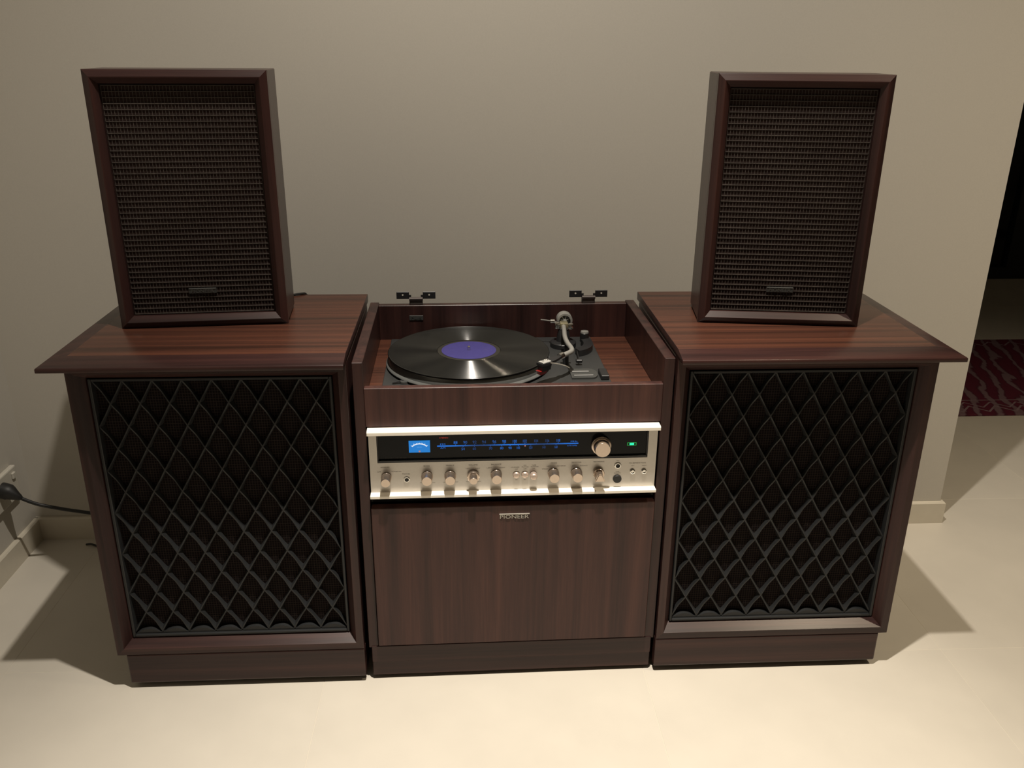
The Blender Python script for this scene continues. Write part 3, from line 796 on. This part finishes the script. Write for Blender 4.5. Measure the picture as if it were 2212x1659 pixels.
# bearing block and counterweight
bm = B()
box(bm, AX - 0.0165, AX - 0.0065, AY - 0.006, AY + 0.006, AZ - 0.006 - ZT, AZ + 0.006 - ZT, 0.0022, 2)
box(bm, AX + 0.0075, AX + 0.0175, AY - 0.006, AY + 0.006, AZ - 0.007 - ZT, AZ + 0.004 - ZT, 0.0022, 2)
box(bm, AX - 0.0075, AX + 0.0085, AY - 0.004, AY + 0.004, AZ - 0.0085 - ZT, AZ - 0.0035 - ZT, 0.001)
obj('bearing_yoke', bm, CHROME, ta, True)
bm = B(); box(bm, AX - 0.0068, AX + 0.0078, AY - 0.009, AY + 0.010, AZ - 0.004 - ZT, AZ + 0.006 - ZT, 0.002, 2)
obj('bearing_block', bm, plain('brass_bearing', (0.55, 0.50, 0.33), 0.3, metal=0.8), arm, True)
CWX, CWZ = AX + 0.0040, AZ + 0.0035 - ZT
cwo = obj('counterweight', lathe(B(), [(0.0105, 0.014), (0.0140, 0.0142), (0.0146, 0.0155), (0.0146, 0.0320), (0.0130, 0.0340)], (CWX, AY, CWZ), 'y', 36, cap0=False), SATIN, arm, True)
obj('weight_core', lathe(B(), [(0.0108, 0.0165), (0.0108, 0.030)], (CWX, AY, CWZ), 'y', 28), RUBBER, cwo)
bm = B()
for a in (25, 75, 125, 165):
    ca, sa = math.cos(R(a)), math.sin(R(a))
    ring_loft(bm, [[(CWX + ca * r_ - sa * w, AY + 0.0160, CWZ + sa * r_ + ca * w) for r_, w in ((0.003, -0.0007), (0.0106, -0.0007), (0.0106, 0.0007), (0.003, 0.0007))],
                   [(CWX + ca * r_ - sa * w, AY + 0.0172, CWZ + sa * r_ + ca * w) for r_, w in ((0.003, -0.0007), (0.0106, -0.0007), (0.0106, 0.0007), (0.003, 0.0007))]])
obj('dial_spoke', bm, SATIN, cwo)
bm = B(); tube(bm, [(CWX, AY + 0.006, CWZ), (CWX, AY + 0.02, CWZ)], 0.0035, n=12, k=1)
obj('arm_stub', bm, SATIN, arm, True)
# side bias arm
bm = B()
tube(bm, [(AX - 0.012, AY + 0.008, AZ + 0.004 - ZT), (AX - 0.030, AY + 0.012, AZ + 0.006 - ZT), (AX - 0.041, AY + 0.014, AZ + 0.0068 - ZT)], 0.0011, n=8, k=3)
bar = obj('bias_rod', bm, SATIN, ta, True)
obj('bias_weight', lathe(B(), [(0.0020, -0.0045), (0.0036, -0.004), (0.0036, 0.0035), (0.0020, 0.0045)], (AX - 0.0195, AY + 0.0095, AZ + 0.0050 - ZT), 'x', 18), CHROME, bar, True)
# arm lift platform: black arc behind and right of the pillar
bm = B()
ring = []
for q in range(13):
    a = R(-70 + 95 * q / 12)
    ring.append((a,))
inner = [(AX + 0.006 + 0.030 * math.cos(a[0]), AY - 0.012 + 0.036 * math.sin(a[0])) for a in ring]
outer = [(AX + 0.006 + 0.047 * math.cos(a[0]), AY - 0.012 + 0.052 * math.sin(a[0])) for a in ring]
loop = inner + outer[::-1]
ring_loft(bm, [[(x_, y_, 0.5315 - ZT) for x_, y_ in loop], [(x_, y_, 0.5430 - ZT) for x_, y_ in loop]])
lf = obj('arm_lift', bm, BLACKP, tt)
obj('lift_post', lathe(B(), [(0.0085, 0.5315), (0.0085, 0.5480), (0.0075, 0.5490)], (0.1500, 0.2830, -ZT), n=20), BLACKP, lf, True)
obj('lift_cap', lathe(B(), [(0.0078, 0.5488), (0.0072, 0.5515), (0.004, 0.5522)], (0.1500, 0.2830, -ZT), n=20), SATIN, lf, True)
bm = B(); tube(bm, [(0.1255, 0.2050, 0.5400 - ZT), (0.1240, 0.1800, 0.5390 - ZT), (0.1220, 0.1540, 0.5390 - ZT)], 0.0011, n=8, k=2)
cl = obj('cue_lever', bm, BLACKP, lf, True)
bm = B(); box(bm, 0.1165, 0.1275, 0.1490, 0.1570, 0.5360 - ZT, 0.5420 - ZT, 0.0012)
obj('lever_tip', bm, BLACKP, cl)
bm = B()
lathe(bm, [(0.0055, 0.5315), (0.0045, 0.5640)], (0.0990, 0.1560, -ZT), n=16)
box(bm, 0.0900, 0.1080, 0.1535, 0.1590, 0.5600 - ZT, 0.5672 - ZT, 0.0008)
obj('arm_rest', bm, BLACKP, tt)
# speed selector: bright-edged rounded slab and a black key
def slab_pts(x0, x1, y0, y1, r):
    pts = [(x0, y0), (x1 - r, y0)]
    for q in range(9):
        a = R(-90 + 180 * q / 8)
        pts.append((x1 - r + r * math.cos(a), (y0 + y1) / 2 + (y1 - y0) / 2 * math.sin(a)))
    pts += [(x1 - r, y1), (x0, y1)]
    return pts
bm = B()
sp = slab_pts(0.1010, 0.1470, 0.082, 0.126, 0.012)
ring_loft(bm, [[(x_, y_, 0.5315 - ZT) for x_, y_ in sp], [(x_, y_, 0.5345 - ZT) for x_, y_ in sp]])
bmesh.ops.remove_doubles(bm, verts=bm.verts[:], dist=1e-6)
ss = obj('speed_selector', bm, GREYL, tt)
bm = B(); box(bm, 0.1040, 0.1330, 0.1080, 0.1120, 0.5343 - ZT, 0.5362 - ZT, 0.0004); box(bm, 0.1050, 0.1380, 0.0900, 0.0930, 0.5343 - ZT, 0.5362 - ZT, 0.0004)
obj('selector_bar', bm, plain('selector_trim', (0.16, 0.16, 0.155), 0.35, metal=0.2), ss)
tb('start_key', 0.1490, 0.1625, 0.0760, 0.1120, 0.5315, 0.5400, BLACKP, 0.001)
bm = B(); lathe(bm, [(0.0075, 0.5315), (0.0072, 0.5355), (0.005, 0.5362)], (-0.1770, 0.0780, -ZT), n=20)
obj('corner_knob', bm, GREYL, tt, True)
bm = B(); tube(bm, [(-0.196, 0.0745, 0.5335 - ZT), (-0.178, 0.0775, 0.5362 - ZT)], 0.0018, n=8, k=1)
obj('corner_lever', bm, BLACKP, tt, True)

# ------------------------------------------------------------------ record
ZR = 0.5528
rc = thing('vinyl_record', 'black twelve-inch record with plain violet label on the platter', 'record', (PCX, PCY, ZR))
RR = 0.1402
gp = [(0.0545, 0.0), (RR - 0.0012, 0.0), (RR, 0.0008), (RR - 0.0008, 0.0016)]
NG = 76                                   # ridge rings, four facets each
for q in range(NG * 4, -1, -1):
    gp.append((0.0550 + (RR - 0.0020 - 0.0550) * q / (NG * 4), 0.0017 + 0.00032 * math.cos(q * math.pi / 2)))
gv = obj('grooves', lathe(B(), gp, n=180, cap0=False, cap1=False), VINYL, rc)
for pf in gv.data.polygons: pf.use_smooth = True
obj('runout', lathe(B(), [(0.0030, 0.0), (0.0546, 0.0), (0.0546, 0.0017), (0.0480, 0.0016), (0.0030, 0.0016)], n=96, cap0=False, cap1=False), VINYLP, rc)
lb = obj('record_label', lathe(B(), [(0.0031, 0.0016), (0.0475, 0.0016), (0.0475, 0.0020), (0.0031, 0.0020)], n=72, cap0=False, cap1=False), LABELM, rc)
lb['label'] = 'violet paper label'
bm = B()
for q in range(3):                        # faint lines of print
    a = R(38)
    for k in range(2):
        u0, u1 = 0.016 + 0.003 * q, 0.028 - 0.004 * k
        w = -0.022 + 0.0045 * q
        pts = [(u0, w), (u1, w), (u1, w + 0.0016), (u0, w + 0.0016)]
        bm.faces.new([bm.verts.new((u * math.cos(a) - v * math.sin(a), u * math.sin(a) + v * math.cos(a), 0.00206 + 0.00002 * k)) for u, v in pts])
obj('label_print', bm, LABELT, lb)

# ------------------------------------------------------------------ bookshelf speakers
SW, SH, SD = 0.2675, 0.4017, 0.1123
def shelf_speaker(loc, yaw, label):
    t = thing('bookshelf_speaker', label, 'speaker', loc, yaw)
    w = SW / 2
    body = obj('cabinet_body', box(B(), -w, w, 0.0162, SD, 0.004, SH, 0.0012), WOODZ, t)
    prof = [(0.0, 0.0120), (0.0, 0.0062), (0.0008, 0.0056), (0.0100, 0.0), (0.0112, 0.0), (0.0200, 0.0090), (0.0200, 0.0160), (0.0, 0.0160)]
    mitred_rails('frame_rail', -w, w, 0.0, SH, prof, (WOODX, WOODZ), t)
    x0, x1, z0, z1 = -w + 0.019, w - 0.019, 0.019, SH - 0.019
    obj('baffle', box(B(), x0, x1, 0.0150, 0.0165, z0, z1), CLOTHB, t)
    # coarse woven grille: bold cross threads, finer uprights
    bm = B()
    gx0, gx1, gz0, gz1 = x0 + 0.003, x1 - 0.003, z0 + 0.003, z1 - 0.004
    n = 42
    for i in range(n):
        z = gz0 + (gz1 - gz0) * i / (n - 1)
        box(bm, gx0, gx1, 0.01335, 0.0146, z - 0.00060, z + 0.00060)
    n = 46
    for i in range(n):
        x = gx0 + (gx1 - gx0) * i / (n - 1)
        box(bm, x - 0.00042, x + 0.00042, 0.0141, 0.0150, gz0, gz1)
    g = obj('woven_grille', bm, THREADS, t); g['kind'] = 'stuff'
    bm = box(B(), -0.0225, 0.0215, 0.0115, 0.0145, 0.0545, 0.0632, 0.0004)
    bd = obj('badge', bm, BADGED, t)
    bm = B(); text(bm, 'PIONEER', -0.0005, 0.0114, 0.0585, 0.0055, 0.036, 0.0006); box(bm, -0.0215, 0.0205, 0.0108, 0.0116, 0.0620, 0.0628)
    obj('lettering', bm, plain('badge_letters', (0.11, 0.11, 0.105), 0.4, metal=0.5), bd)
    for fx in (-w + 0.03, w - 0.03):
        for fy in (0.03, SD - 0.02):
            obj('foot', lathe(B(), [(0.008, 0.0), (0.008, 0.005)], (fx, fy, 0), n=12), RUBBER, t)
    return t
ZS = Hb + ST
shelf_speaker((-0.5046, 0.1462, ZS), 4.186, 'dark wood bookshelf speaker with woven grille, on the floor speaker beside the wall socket')
shelf_speaker((0.4533, 0.1165, ZS), -8.179, 'dark wood bookshelf speaker with woven grille, on the floor speaker beside the wall end')

# ------------------------------------------------------------------ wall socket, plug, wires
po = thing('wall_socket', 'white double power socket on the side wall near the skirting', 'socket', V(XL, -0.116, 0.150), -0.951)
obj('faceplate', box(B(), 0.0, 0.012, -0.058, 0.058, -0.008, 0.0640, 0.003, 2), WHITEP, po)
for y_ in (-0.030, 0.030):
    obj('rocker', box(B(), 0.0115, 0.0165, y_ + 0.004, y_ + 0.016, 0.040, 0.054, 0.0015), WHITEP, po)
pg = thing('power_cord', 'black power plug and cord running behind the floor speaker', 'power cord')
bm = B()
tube(bm, [(-1.0290, 0.3905, 0.1905), (-1.014, 0.3890, 0.1860), (-1.003, 0.3870, 0.1800), (-0.990, 0.3870, 0.1715)], 0.01, n=14, k=3, radii=[0.0165, 0.0165, 0.0110, 0.0038])
obj('plug', bm, RUBBER, pg, True)
bm = B()
tube(bm, [(-0.995, 0.387, 0.1745), (-0.979, 0.391, 0.1622), (-0.960, 0.397, 0.1500), (-0.9202, 0.408, 0.1325), (-0.8761, 0.418, 0.1172), (-0.82, 0.43, 0.098), (-0.72, 0.44, 0.06), (-0.60, 0.44, 0.012), (-0.52, 0.44, 0.0045)], 0.0037, n=10)
obj('cable', bm, RUBBER, pg, True)
bm = B()
tube(bm, [(-0.4700, 0.2570, ZS + 0.010), (-0.455, 0.285, ZS + 0.0026), (-0.410, 0.322, ZS + 0.0024), (-0.380, 0.343, ZS + 0.0023), (-0.372, 0.3515, ZS - 0.002), (-0.370, 0.354, ZS - 0.02), (-0.365, 0.360, 0.45), (-0.36, 0.372, 0.10), (-0.37, 0.390, 0.004)], 0.0022, n=8)
tag(obj('speaker_wire', bm, RUBBER, None, True), 'thin black wire from the bookshelf speaker over the back edge of its stand', 'wire')
bm = B()
tube(bm, [(-0.9240, 0.4800, 0.0030), (-0.9120, 0.4780, 0.0046), (-0.895, 0.470, 0.0036), (-0.86, 0.455, 0.003), (-0.70, 0.42, 0.003), (-0.5, 0.40, 0.003)], 0.0022, n=8)
tag(obj('loose_wire', bm, RUBBER, None, True), 'end of a dark wire lying on the tiles by the skirting', 'wire')

# ------------------------------------------------------------------ rug in the next room
rg = thing('kilim_rug', 'dark red patterned wool rug on the tiles beyond the wall end', 'rug', (2.25, 1.45, 0), -0.7)
bm = B(); box(bm, -1.05, 1.05, -0.362, 0.362, 0.0, 0.006, 0.0015)
rug = obj('rug_body', bm, RUGM, rg)
bm = B()
def zig(y0, amp, wl, th, x0=-1.03, x1=1.03):
    n = int((x1 - x0) / (wl / 2)); prev = None
    for i in range(n + 1):
        x_ = x0 + i * wl / 2; y_ = y0 + (amp if i % 2 else -amp)
        cur = (bm.verts.new((x_, y_ - th, 0.0063)), bm.verts.new((x_, y_ + th, 0.0063)))
        if prev: bm.faces.new((prev[0], cur[0], cur[1], prev[1]))
        prev = cur
zig(-0.318, 0.022, 0.085, 0.0045); zig(-0.286, 0.020, 0.085, 0.0035)
def band(y0, th):
    bm.faces.new([bm.verts.new(p) for p in ((-1.03, y0 - th, 0.0061), (1.03, y0 - th, 0.0061), (1.03, y0 + th, 0.0061), (-1.03, y0 + th, 0.0061))])
band(-0.248, 0.003)
zig(0.31, 0.02, 0.085, 0.004)
obj('woven_border', bm, RUGP, rg)
